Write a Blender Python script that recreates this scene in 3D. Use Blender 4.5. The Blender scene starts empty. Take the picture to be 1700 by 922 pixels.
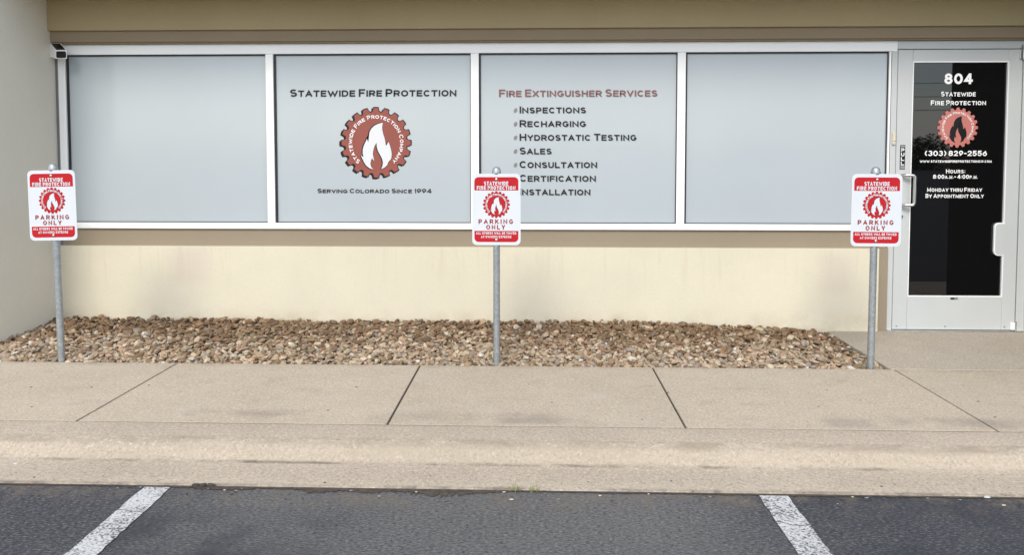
import bpy, bmesh, math, random
import numpy as np
from mathutils import Vector, Matrix

C = bpy.context.scene.collection
SC = bpy.context.scene
R = math.radians
random.seed(7)
rng = np.random.default_rng(11)

# ------------------------------------------------------------------ camera, sky, sun, exposure
CAM_H, CAM_D = 1.3229, 5.784
cd = bpy.data.cameras.new("camera")
cd.sensor_width = 36.0
cd.lens = 1250.0 / 1700.0 * 36.0
cd.shift_y = -140.6 / 1700.0
cd.clip_start, cd.clip_end = 0.05, 2000.0
cam = bpy.data.objects.new("camera", cd)
C.objects.link(cam)
cam.location = (0.0, -CAM_D, CAM_H)
cam.rotation_euler = (math.pi / 2 - 0.047, 0.0, 0.0317)
SC.camera = cam

SUN_EL, SUN_AZ = R(41), R(193)          # azimuth from +Y, clockwise seen from above
sun_dir = Vector((math.sin(SUN_AZ) * math.cos(SUN_EL), math.cos(SUN_AZ) * math.cos(SUN_EL), math.sin(SUN_EL)))
world = bpy.data.worlds.new("World")
SC.world = world
world.use_nodes = True
wn, wl = world.node_tree.nodes, world.node_tree.links
wn.clear()
w_out = wn.new("ShaderNodeOutputWorld")
w_bg = wn.new("ShaderNodeBackground")
w_bg.inputs["Strength"].default_value = 0.15
sky = wn.new("ShaderNodeTexSky")
sky.sky_type = 'NISHITA'
sky.sun_disc = False
sky.sun_elevation = SUN_EL
sky.sun_rotation = SUN_AZ
sky.air_density, sky.dust_density, sky.ozone_density = 1.0, 0.6, 1.0
w_tc = wn.new("ShaderNodeTexCoord")
w_map = wn.new("ShaderNodeMapping")
w_map.inputs["Scale"].default_value = (1.0, 1.0, 3.2)
w_noise = wn.new("ShaderNodeTexNoise")
w_noise.inputs["Scale"].default_value = 2.6
w_noise.inputs["Detail"].default_value = 7.0
w_noise.inputs["Roughness"].default_value = 0.58
w_ramp = wn.new("ShaderNodeValToRGB")
w_ramp.color_ramp.elements[0].position = 0.43
w_ramp.color_ramp.elements[1].position = 0.66
w_mix = wn.new("ShaderNodeMix")
w_mix.data_type = 'RGBA'
w_mix.inputs[7].default_value = (8.2, 8.0, 7.9, 1)       # sunlit cloud
wl.new(w_tc.outputs["Generated"], w_map.inputs["Vector"])
wl.new(w_map.outputs["Vector"], w_noise.inputs["Vector"])
wl.new(w_noise.outputs["Fac"], w_ramp.inputs["Fac"])
wl.new(w_ramp.outputs["Color"], w_mix.inputs[0])
wl.new(sky.outputs["Color"], w_mix.inputs[6])
wl.new(w_mix.outputs[2], w_bg.inputs["Color"])
wl.new(w_bg.outputs["Background"], w_out.inputs["Surface"])

sd = bpy.data.lights.new("sun", 'SUN')
sd.energy = 1.55
sd.angle = R(22)
sd.color = (1.0, 0.93, 0.82)
sun = bpy.data.objects.new("sun", sd)
C.objects.link(sun)
sun.location = (0, -10, 12)
sun.rotation_euler = (-sun_dir).to_track_quat('-Z', 'Y').to_euler()

SC.view_settings.view_transform = 'Standard'
SC.view_settings.look = 'None'
SC.view_settings.gamma = 1.0
SC.view_settings.use_curve_mapping = False
SC.view_settings.exposure = 0.74
SC.cycles.max_bounces = 8
SC.cycles.diffuse_bounces = 5

# ------------------------------------------------------------------ material helpers
class NT:
    def __init__(self, name, rough=0.6, spec=0.5, metal=0.0, coat=0.0):
        self.m = bpy.data.materials.new(name)
        self.m.use_nodes = True
        self.n, self.l = self.m.node_tree.nodes, self.m.node_tree.links
        self.b = self.n["Principled BSDF"]
        self.b.inputs["Roughness"].default_value = rough
        self.b.inputs["Specular IOR Level"].default_value = spec
        self.b.inputs["Metallic"].default_value = metal
        if coat:
            self.b.inputs["Coat Weight"].default_value = coat
            self.b.inputs["Coat Roughness"].default_value = 0.12
        self.tc = self.n.new("ShaderNodeTexCoord")
    def link(self, a, b): self.l.new(a, b)
    def coord(self, scale=(1, 1, 1), loc=(0, 0, 0)):
        mp = self.n.new("ShaderNodeMapping")
        mp.inputs["Scale"].default_value = scale
        mp.inputs["Location"].default_value = loc
        self.link(self.tc.outputs["Object"], mp.inputs["Vector"])
        return mp.outputs["Vector"]
    def noise(self, scale, detail=4, rough=0.55, vec=None, dist=0.0):
        t = self.n.new("ShaderNodeTexNoise")
        t.inputs["Scale"].default_value = scale
        t.inputs["Detail"].default_value = detail
        t.inputs["Roughness"].default_value = rough
        t.inputs["Distortion"].default_value = dist
        self.link(vec if vec is not None else self.tc.outputs["Object"], t.inputs["Vector"])
        return t.outputs["Fac"]
    def voro(self, scale, vec=None, out="Distance", feature='F1'):
        t = self.n.new("ShaderNodeTexVoronoi")
        t.feature = feature
        t.inputs["Scale"].default_value = scale
        self.link(vec if vec is not None else self.tc.outputs["Object"], t.inputs["Vector"])
        return t.outputs[out]
    def ramp(self, fac, stops):
        r = self.n.new("ShaderNodeValToRGB")
        els = r.color_ramp.elements
        while len(els) < len(stops): els.new(0.5)
        for e, (p, c) in zip(els, stops):
            e.position = p
            e.color = (c, c, c, 1) if isinstance(c, (int, float)) else (*c, 1)
        self.link(fac, r.inputs["Fac"])
        return r.outputs["Color"]
    def mix(self, fac, a, b, mode='MIX'):
        x = self.n.new("ShaderNodeMix")
        x.data_type = 'RGBA'
        x.blend_type = mode
        for sock, v in ((x.inputs[0], fac), (x.inputs[6], a), (x.inputs[7], b)):
            if isinstance(v, (int, float)): sock.default_value = v
            elif isinstance(v, tuple): sock.default_value = (*v, 1)
            else: self.link(v, sock)
        return x.outputs[2]
    def math(self, op, a, b=0.0, c=None, clamp=False):
        x = self.n.new("ShaderNodeMath")
        x.operation = op
        x.use_clamp = clamp
        for s, v in zip(x.inputs, (a, b, c)):
            if v is None: continue
            if isinstance(v, (int, float)): s.default_value = v
            else: self.link(v, s)
        return x.outputs[0]
    def xyz(self):
        s = self.n.new("ShaderNodeSeparateXYZ")
        self.link(self.tc.outputs["Object"], s.inputs[0])
        return s.outputs
    def band(self, v, c, half, soft):
        """1 near v == c, falling to 0 beyond half+soft"""
        d = self.math('ABSOLUTE', self.math('SUBTRACT', v, c))
        mr = self.n.new("ShaderNodeMapRange")
        mr.interpolation_type = 'SMOOTHSTEP'
        self.link(d, mr.inputs[0])
        mr.inputs[1].default_value = half
        mr.inputs[2].default_value = half + soft
        mr.inputs[3].default_value = 1.0
        mr.inputs[4].default_value = 0.0
        return mr.outputs[0]
    def color(self, c):
        if isinstance(c, tuple): self.b.inputs["Base Color"].default_value = (*c, 1)
        else: self.link(c, self.b.inputs["Base Color"])
    def rough(self, r): self.link(r, self.b.inputs["Roughness"])
    def bump(self, h, strength=0.4, dist=0.01):
        b = self.n.new("ShaderNodeBump")
        b.inputs["Strength"].default_value = strength
        b.inputs["Distance"].default_value = dist
        self.link(h, b.inputs["Height"])
        self.link(b.outputs["Normal"], self.b.inputs["Normal"])

def mat_paint(name, col, rough=0.45, var=0.06, scale=3.0, spec=0.5, metal=0.0, bump=0.0):
    t = NT(name, rough, spec, metal)
    n = t.noise(scale, 5, 0.6)
    lo = tuple(c * (1 - var) for c in col)
    hi = tuple(min(1, c * (1 + var)) for c in col)
    t.color(t.mix(t.ramp(n, [(0.3, 0.0), (0.7, 1.0)]), lo, hi))
    if bump: t.bump(t.noise(160, 3), bump, 0.002)
    return t.m

def mat_stucco(name, col, stains=False):
    t = NT(name, 0.85, 0.25)
    big = t.noise(0.9, 5, 0.6)
    c = t.mix(t.ramp(big, [(0.32, 0.0), (0.68, 1.0)]), tuple(x * 0.93 for x in col), tuple(min(1, x * 1.04) for x in col))
    fine = t.noise(120, 3, 0.6)
    c = t.mix(t.ramp(fine, [(0.35, 0.16), (0.6, 0.0)]), c, tuple(x * 0.72 for x in col))
    if stains:
        x, y, z = t.xyz()
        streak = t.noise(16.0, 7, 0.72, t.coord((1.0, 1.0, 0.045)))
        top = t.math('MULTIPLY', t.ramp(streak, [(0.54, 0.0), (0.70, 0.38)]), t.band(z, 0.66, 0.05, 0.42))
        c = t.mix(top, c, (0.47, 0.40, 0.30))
        # faint mauve patches where something was once fixed, and rain splash above the stones
        patch = t.math('MULTIPLY', t.band(x, -2.70, 0.06, 0.16), t.band(z, 0.48, 0.08, 0.12))
        patch2 = t.math('MULTIPLY', t.band(x, 2.28, 0.04, 0.14), t.band(z, 0.44, 0.10, 0.10))
        c = t.mix(t.math('MULTIPLY', t.math('ADD', patch, patch2, clamp=True), 0.26), c, (0.50, 0.41, 0.37))
        sp = t.math('MULTIPLY', t.band(z, 0.03, 0.03, 0.12), t.ramp(t.noise(5.0, 6, 0.7), [(0.42, 0.0), (0.75, 0.6)]))
        c = t.mix(sp, c, (0.46, 0.36, 0.24))
        speck = t.noise(60, 2, 0.5)
        c = t.mix(t.math('MULTIPLY', t.ramp(speck, [(0.66, 0.0), (0.74, 0.4)]), t.ramp(t.noise(2.2, 3), [(0.45, 0.0), (0.65, 1.0)])), c, (0.42, 0.34, 0.24))
    t.color(c)
    h = t.math('ADD', t.noise(210, 3, 0.6), t.math('MULTIPLY', t.noise(28, 4, 0.5), 0.7))
    t.bump(h, 0.22, 0.004)
    return t.m

def mat_concrete(name, lo, hi, aggregate=0.5, kind="walk"):
    t = NT(name, 0.9, 0.2)
    x, y, z = t.xyz()
    big = t.noise(1.1, 6, 0.62)
    c = t.mix(t.ramp(big, [(0.3, 0.0), (0.7, 1.0)]), lo, hi)
    mid = t.noise(7.0, 6, 0.7)
    c = t.mix(t.ramp(mid, [(0.40, 0.0), (0.75, 0.35)]), c, tuple(v * 0.80 for v in lo))
    f1 = t.noise(78, 3, 0.7)
    c = t.mix(t.ramp(f1, [(0.34, aggregate), (0.52, 0.0)]), c, tuple(v * 0.42 for v in lo))
    f2 = t.noise(64, 3, 0.7, t.coord((1, 1, 1), (3.1, 7.7, 1.3)))
    c = t.mix(t.ramp(f2, [(0.53, 0.0), (0.68, aggregate * 0.95)]), c, tuple(min(1, v * 1.45) for v in hi))
    # sparse dark specks of grit
    v = t.voro(17.0)
    spot = t.math('MULTIPLY', t.ramp(v, [(0.0, 0.75), (0.055, 0.75), (0.075, 0.0)]), t.ramp(t.noise(6, 2), [(0.50, 0.0), (0.56, 1.0)]))
    c = t.mix(spot, c, (0.07, 0.055, 0.045))
    if kind == "walk":
        cell = t.math('FLOOR', t.math('DIVIDE', t.math('ADD', x, 0.735), 1.4905))
        wn_ = t.n.new("ShaderNodeTexWhiteNoise"); wn_.noise_dimensions = '1D'
        t.link(cell, wn_.inputs["W"])
        c = t.mix(t.math('MULTIPLY', wn_.outputs["Value"], 0.20), c, (0.30, 0.265, 0.215))
        wear = t.ramp(t.noise(2.6, 7, 0.7, t.coord((1, 1.8, 1), (4, 2, 0))), [(0.50, 0.0), (0.72, 0.42)])
        c = t.mix(wear, c, (0.47, 0.425, 0.355))
        damp = t.ramp(t.noise(3.4, 6, 0.68, t.coord((1, 2.2, 1), (9, 1, 0))), [(0.56, 0.0), (0.74, 0.40)])
        c = t.mix(damp, c, (0.26, 0.215, 0.165))
        back = t.math('MULTIPLY', t.band(y, -1.07, 0.015, 0.07), t.ramp(t.noise(5.0, 6, 0.7), [(0.42, 0.0), (0.68, 0.5)]))
        c = t.mix(back, c, (0.23, 0.18, 0.13))
        blot = t.math('MULTIPLY', t.band(y, -2.02, 0.02, 0.10), t.ramp(t.noise(1.7, 5, 0.6), [(0.50, 0.0), (0.66, 0.5)]))
        c = t.mix(blot, c, (0.22, 0.19, 0.16))
        # grey drip spot in front of the right-hand sign post
        d1 = t.math('MULTIPLY', t.band(x, 1.56, 0.07, 0.09), t.band(y, -2.04, 0.03, 0.06))
        d2 = t.math('MULTIPLY', t.band(x, -0.02, 0.08, 0.14), t.band(y, -2.06, 0.02, 0.04))
        c = t.mix(t.math('MULTIPLY', t.math('ADD', d1, d2, clamp=True), 0.36), c, (0.20, 0.18, 0.16))
    if kind == "curb":
        # worn yellowish face, scuffs along the nose, dirt in the gutter corner
        face = t.math('MULTIPLY', t.band(y, -2.385, 0.03, 0.02), t.ramp(t.noise(3.0, 5, 0.65, t.coord((1, 4, 4))), [(0.35, 0.1), (0.7, 0.75)]))
        c = t.mix(face, c, (0.37, 0.318, 0.238))
        nose = t.math('MULTIPLY', t.band(y, -2.335, 0.012, 0.03), t.ramp(t.noise(2.6, 6, 0.7, t.coord((1, 3, 3))), [(0.40, 0.0), (0.62, 0.65)]))
        c = t.mix(nose, c, (0.25, 0.205, 0.15))
        chips = t.math('MULTIPLY', t.band(y, -2.35, 0.02, 0.02), t.math('MULTIPLY', t.ramp(t.noise(46, 3, 0.6), [(0.58, 0.0), (0.67, 0.7)]), t.ramp(t.noise(1.3, 3, 0.5), [(0.52, 0.0), (0.66, 1.0)])))
        c = t.mix(chips, c, (0.58, 0.53, 0.46))
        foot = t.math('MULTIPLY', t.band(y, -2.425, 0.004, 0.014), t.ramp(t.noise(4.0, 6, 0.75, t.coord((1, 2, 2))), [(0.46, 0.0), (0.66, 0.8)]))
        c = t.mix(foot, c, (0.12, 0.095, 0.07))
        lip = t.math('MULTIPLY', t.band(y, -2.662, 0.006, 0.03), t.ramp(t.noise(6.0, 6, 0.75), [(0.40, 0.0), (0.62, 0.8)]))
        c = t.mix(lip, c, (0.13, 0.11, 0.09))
    t.color(c)
    h = t.math('ADD', t.noise(150, 3, 0.65), t.math('MULTIPLY', t.noise(24, 4, 0.6), 0.8))
    t.bump(h, 0.45, 0.005)
    return t.m

def mat_asphalt():
    t = NT("asphalt", 0.9, 0.12)
    x, y, z = t.xyz()
    big = t.noise(0.75, 5, 0.6)
    mid_bay = t.math('ADD', t.math('MULTIPLY', t.band(x, -0.30, 0.70, 0.75), 0.85), t.math('MULTIPLY', t.math('SUBTRACT', big, 0.5), 1.1), clamp=True)
    c = t.mix(mid_bay, (0.071, 0.073, 0.082), (0.150, 0.148, 0.145))
    scuff = t.noise(5.5, 7, 0.72, t.coord((1.0, 2.6, 1)))
    c = t.mix(t.ramp(scuff, [(0.54, 0.0), (0.74, 0.42)]), c, (0.155, 0.142, 0.125))
    stones = t.noise(92, 4, 0.72, t.coord((0.65, 1.5, 1)))
    c = t.mix(t.ramp(stones, [(0.52, 0.0), (0.68, 0.68)]), c, (0.30, 0.297, 0.29))
    c = t.mix(t.ramp(stones, [(0.34, 0.85), (0.47, 0.0)]), c, (0.022, 0.023, 0.026))
    sp = t.voro(28.0)
    c = t.mix(t.math('MULTIPLY', t.ramp(sp, [(0.0, 0.9), (0.07, 0.9), (0.10, 0.0)]), t.ramp(t.noise(9, 2), [(0.52, 0.0), (0.58, 1.0)])), c, (0.36, 0.35, 0.33))
    # sealed, darker patches in the bays either side of the middle one
    pr = t.math('MULTIPLY', t.band(x, 1.90, 0.62, 0.35), t.ramp(t.noise(1.6, 5, 0.65), [(0.36, 0.2), (0.58, 1.0)]))
    pl = t.math('MULTIPLY', t.band(x, -1.15, 0.25, 0.35), t.math('MULTIPLY', t.band(y, -3.25, 0.20, 0.25), t.ramp(t.noise(1.9, 5, 0.6), [(0.38, 0.1), (0.56, 1.0)])))
    c = t.mix(t.math('MULTIPLY', t.math('MAXIMUM', pr, pl), 0.72), c, (0.042, 0.045, 0.055))
    # grit washed against the gutter
    edge = t.math('MULTIPLY', t.band(y, -2.70, 0.02, 0.16), t.ramp(t.noise(7, 6, 0.75), [(0.45, 0.0), (0.66, 0.7)]))
    c = t.mix(edge, c, (0.19, 0.16, 0.125))
    t.color(c)
    t.bump(t.math('ADD', stones, t.math('MULTIPLY', t.noise(300, 2), 0.4)), 0.75, 0.012)
    return t.m

def mat_stripe():
    t = NT("road_paint", 0.75, 0.3)
    n = t.noise(110, 3, 0.65, t.coord((0.8, 1.3, 1)))
    w = t.noise(4, 5, 0.65)
    lvl = t.math('ADD', n, t.math('MULTIPLY', t.math('SUBTRACT', w, 0.5), 0.35))
    c = t.mix(t.ramp(lvl, [(0.40, 0.0), (0.52, 1.0)]), (0.085, 0.085, 0.088), (0.54, 0.545, 0.54))
    x, y, z = t.xyz()
    cr = t.noise(3.0, 4, 0.6)
    crack = t.band(t.math('ADD', y, t.math('MULTIPLY', cr, 0.35)), -2.72, 0.0015, 0.004)
    c = t.mix(crack, c, (0.05, 0.05, 0.05))
    t.color(c)
    t.bump(n, 0.6, 0.008)
    return t.m

def mat_gravel():
    t = NT("river_stone", 0.8, 0.3)
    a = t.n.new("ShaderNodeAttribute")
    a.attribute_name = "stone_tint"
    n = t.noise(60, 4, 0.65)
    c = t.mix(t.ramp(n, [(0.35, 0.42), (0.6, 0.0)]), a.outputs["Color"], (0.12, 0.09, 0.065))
    c = t.mix(t.ramp(t.noise(170, 2), [(0.6, 0.0), (0.72, 0.4)]), c, (0.50, 0.45, 0.39))
    t.color(c)
    t.bump(t.noise(130, 4, 0.6), 0.5, 0.004)
    return t.m

def mat_film():
    t = NT("frosted_window_film", 0.5, 0.5, coat=0.85)
    n = t.noise(0.8, 4, 0.5)
    c = t.mix(t.ramp(n, [(0.3, 0.0), (0.7, 1.0)]), (0.395, 0.442, 0.468), (0.425, 0.472, 0.500))
    # faint squeegee marks and scratches
    s = t.noise(26, 5, 0.75, t.coord((1, 1, 0.25)))
    c = t.mix(t.math('MULTIPLY', t.ramp(s, [(0.66, 0.0), (0.78, 0.35)]), t.ramp(t.noise(1.4, 2), [(0.55, 0.0), (0.68, 1.0)])), c, (0.72, 0.74, 0.75))
    t.color(c)
    return t.m

def mat_galv():
    t = NT("galvanised_steel", 0.42, 0.5, metal=0.75)
    v = t.voro(70, out="Color")
    s = t.n.new("ShaderNodeSeparateColor")
    t.link(v, s.inputs[0])
    n = t.noise(18, 5, 0.65, t.coord((1, 1, 0.3)))
    c = t.mix(s.outputs[0], (0.33, 0.36, 0.38), (0.44, 0.47, 0.49))
    c = t.mix(t.ramp(n, [(0.5, 0.0), (0.75, 0.4)]), c, (0.25, 0.26, 0.27))
    t.color(c)
    t.rough(t.math('ADD', t.math('MULTIPLY', s.outputs[1], 0.12), 0.38))
    return t.m

def mat_glass_dark():
    t = NT("dark_door_glass", 0.015, 0.65)
    n = t.noise(3, 3)
    t.color(t.mix(n, (0.0022, 0.0022, 0.0025), (0.0035, 0.0035, 0.004)))
    return t.m

def mat_leaf(name, a, b):
    t = NT(name, 0.7, 0.3)
    t.color(t.mix(t.ramp(t.noise(1.5, 4), [(0.35, 0.0), (0.65, 1.0)]), a, b))
    return t.m

M = {}
M['cream'] = mat_stucco("cream_stucco", (0.655, 0.605, 0.475), stains=True)
M['wing'] = mat_stucco("pale_stucco", (0.76, 0.725, 0.625))
M['fascia'] = mat_stucco("fascia_stucco", (0.43, 0.35, 0.20))
M['taupe'] = mat_stucco("taupe_trim", (0.295, 0.245, 0.178))
M['header'] = mat_stucco("brown_header_paint", (0.31, 0.245, 0.165))
M['pier'] = mat_stucco("dark_brown_pier_paint", (0.055, 0.045, 0.036))
M['soffit'] = mat_stucco("canopy_paint", (0.42, 0.36, 0.26))
M['alu'] = mat_paint("white_aluminium", (0.86, 0.87, 0.865), 0.35, 0.03, 2.0)
M['alu_grey'] = mat_paint("dark_grey_backer", (0.17, 0.175, 0.19), 0.6, 0.08, 8)
M['door'] = mat_paint("pale_grey_door_paint", (0.50, 0.52, 0.515), 0.4, 0.04, 1.6)
M['black'] = mat_paint("black_rubber_and_shade", (0.012, 0.012, 0.013), 0.5, 0.1)
M['film'] = mat_film()
M['glass'] = mat_glass_dark()
M['walk'] = mat_concrete("sidewalk_concrete", (0.440, 0.372, 0.285), (0.505, 0.432, 0.336), 0.52)
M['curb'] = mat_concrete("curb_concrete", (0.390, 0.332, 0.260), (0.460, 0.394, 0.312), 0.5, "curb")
M['land'] = mat_concrete("landing_concrete", (0.39, 0.342, 0.272), (0.46, 0.402, 0.325), 0.5, "land")
M['joint'] = mat_paint("joint_dirt", (0.06, 0.048, 0.037), 0.95, 0.4, 40)
M['joint_pale'] = mat_paint("joint_grout", (0.22, 0.185, 0.145), 0.95, 0.5, 5)
M['asphalt'] = mat_asphalt()
M['stripe'] = mat_stripe()
M['stone'] = mat_gravel()
M['soil'] = mat_paint("soil", (0.075, 0.055, 0.04), 0.95, 0.3, 30)
M['galv'] = mat_galv()
M['sign_white'] = mat_paint("sign_white", (0.60, 0.63, 0.665), 0.35, 0.015, 4)
M['sign_red'] = mat_paint("sign_red", (0.44, 0.010, 0.016), 0.5, 0.05, 6, spec=0.22)
M['sign_dark_red'] = mat_paint("sign_dark_red", (0.26, 0.012, 0.018), 0.4, 0.05, 6)
M['sign_ink'] = mat_paint("sign_ink", (0.030, 0.012, 0.012), 0.45, 0.05, 6)
M['vinyl_black'] = mat_paint("vinyl_black", (0.012, 0.012, 0.013), 0.5, 0.06, 6, spec=0.25)
M['vinyl_shadow'] = mat_paint("vinyl_printed_grey", (0.20, 0.20, 0.205), 0.35, 0.06, 6)
M['vinyl_rust'] = mat_paint("vinyl_rust", (0.27, 0.078, 0.058), 0.45, 0.05, 4, spec=0.3)
M['vinyl_maroon'] = mat_paint("vinyl_maroon", (0.20, 0.075, 0.065), 0.32, 0.05, 4)
M['vinyl_pink'] = mat_paint("vinyl_salmon", (0.50, 0.17, 0.145), 0.32, 0.04, 4)
M['vinyl_white'] = mat_paint("vinyl_white", (0.88, 0.88, 0.88), 0.35, 0.02, 4)
M['flame_white'] = mat_paint("vinyl_pale", (0.66, 0.67, 0.68), 0.35, 0.02, 4)
M['chrome'] = mat_paint("brushed_steel", (0.62, 0.62, 0.61), 0.3, 0.05, 20, metal=1.0)
M['ivory'] = mat_paint("ivory_plastic", (0.62, 0.55, 0.42), 0.45, 0.03, 10)
M['grey'] = mat_paint("grey_print", (0.25, 0.25, 0.25), 0.5, 0.05, 10)
M['gloss_black'] = mat_paint("gloss_black_plastic", (0.006, 0.006, 0.007), 0.25, 0.1)
M['caulk'] = mat_paint("old_caulk", (0.24, 0.20, 0.125), 0.7, 0.25, 14)
M['leaf'] = mat_leaf("tree_leaf", (0.018, 0.030, 0.012), (0.045, 0.065, 0.024))
M['weed'] = mat_leaf("weed_leaf", (0.16, 0.20, 0.06), (0.27, 0.28, 0.12))
M['wood'] = mat_paint("weathered_wood", (0.14, 0.10, 0.07), 0.9, 0.2, 6)

# ------------------------------------------------------------------ mesh helpers
class MB:
    def __init__(self):
        self.v, self.f, self.mi, self.sm, self.mats = [], [], [], [], []
    def m(self, mat):
        if mat not in self.mats: self.mats.append(mat)
        return self.mats.index(mat)
    def add(self, vs, fs, mat, smooth=False):
        o, k = len(self.v), self.m(mat)
        self.v.extend([tuple(p) for p in vs])
        for f in fs:
            self.f.append(tuple(i + o for i in f)); self.mi.append(k); self.sm.append(smooth)
    def box(self, x0, x1, y0, y1, z0, z1, mat, bev=0.0):
        if bev <= 0:
            vs = [(x0, y0, z0), (x1, y0, z0), (x1, y1, z0), (x0, y1, z0), (x0, y0, z1), (x1, y0, z1), (x1, y1, z1), (x0, y1, z1)]
            self.add(vs, [(0, 3, 2, 1), (4, 5, 6, 7), (0, 1, 5, 4), (1, 2, 6, 5), (2, 3, 7, 6), (3, 0, 4, 7)], mat)
            return
        bm = bmesh.new()
        bmesh.ops.create_cube(bm, size=1.0)
        bmesh.ops.scale(bm, vec=(x1 - x0, y1 - y0, z1 - z0), verts=bm.verts)
        bmesh.ops.translate(bm, vec=((x0 + x1) / 2, (y0 + y1) / 2, (z0 + z1) / 2), verts=bm.verts)
        bmesh.ops.bevel(bm, geom=bm.edges[:], offset=bev, segments=2, profile=0.5, affect='EDGES')
        bm.verts.index_update()
        self.add([v.co[:] for v in bm.verts], [[v.index for v in f.verts] for f in bm.faces], mat)
        bm.free()
    def tube(self, pts, rad, mat, n=14, caps=True):
        pts = [Vector(p) for p in pts]
        rads = rad if isinstance(rad, (list, tuple)) else [rad] * len(pts)
        vs, fs = [], []
        up = None
        for i, p in enumerate(pts):
            a = pts[max(i - 1, 0)]; b = pts[min(i + 1, len(pts) - 1)]
            d = (b - a).normalized()
            if up is None:
                up = Vector((0, 0, 1)) if abs(d.z) < 0.9 else Vector((1, 0, 0))
            u = d.cross(up).normalized(); w = u.cross(d).normalized(); up = w
            for k in range(n):
                t = 2 * math.pi * k / n
                vs.append(p + (u * math.cos(t) + w * math.sin(t)) * rads[i])
        for i in range(len(pts) - 1):
            for k in range(n):
                a, b = i * n + k, i * n + (k + 1) % n
                fs.append((a, a + n, b + n, b))
        self.add(vs, fs, mat, True)
        if caps:
            self.add(vs[:n], [tuple(range(n))], mat)
            self.add(vs[-n:], [tuple(reversed(range(n)))], mat)
    def lathe(self, prof, cx, cy, mat, n=20):
        vs, fs = [], []
        for r, z in prof:
            for k in range(n):
                t = 2 * math.pi * k / n
                vs.append((cx + r * math.cos(t), cy + r * math.sin(t), z))
        for i in range(len(prof) - 1):
            for k in range(n):
                a, b = i * n + k, i * n + (k + 1) % n
                fs.append((a, b, b + n, a + n))
        self.add(vs, fs, mat, True)
    def poly(self, pts, y, mat):
        """flat print facing the car park: pts are (x, z)"""
        area = sum(pts[i][0] * pts[(i + 1) % len(pts)][1] - pts[(i + 1) % len(pts)][0] * pts[i][1] for i in range(len(pts)))
        if area < 0: pts = pts[::-1]
        self.add([(p[0], y, p[1]) for p in pts], [tuple(range(len(pts)))], mat)
    def slab(self, pts, y0, y1, mat):
        """outline (x, z) extruded from y0 (front) to y1 (back)"""
        area = sum(pts[i][0] * pts[(i + 1) % len(pts)][1] - pts[(i + 1) % len(pts)][0] * pts[i][1] for i in range(len(pts)))
        if area < 0: pts = pts[::-1]
        n = len(pts)
        vs = [(p[0], y0, p[1]) for p in pts] + [(p[0], y1, p[1]) for p in pts]
        fs = [tuple(range(n)), tuple(reversed(range(n, 2 * n)))]
        fs += [(i, i + n, (i + 1) % n + n, (i + 1) % n) for i in range(n)]
        self.add(vs, fs, mat)
    def build(self, name, parent=None):
        me = bpy.data.meshes.new(name)
        me.from_pydata(self.v, [], self.f)
        for mt in self.mats: me.materials.append(mt)
        me.polygons.foreach_set("material_index", self.mi)
        me.polygons.foreach_set("use_smooth", self.sm)
        me.update()
        o = bpy.data.objects.new(name, me)
        C.objects.link(o)
        if parent: o.parent = parent
        return o

def tag(o, label=None, cat=None, group=None, kind=None):
    for k, v in (("label", label), ("category", cat), ("group", group), ("kind", kind)):
        if v: o[k] = v
    return o

def empty(name, loc=(0, 0, 0)):
    o = bpy.data.objects.new(name, None)
    C.objects.link(o)
    o.location = loc
    o.empty_display_size = 0.1
    return o

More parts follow.
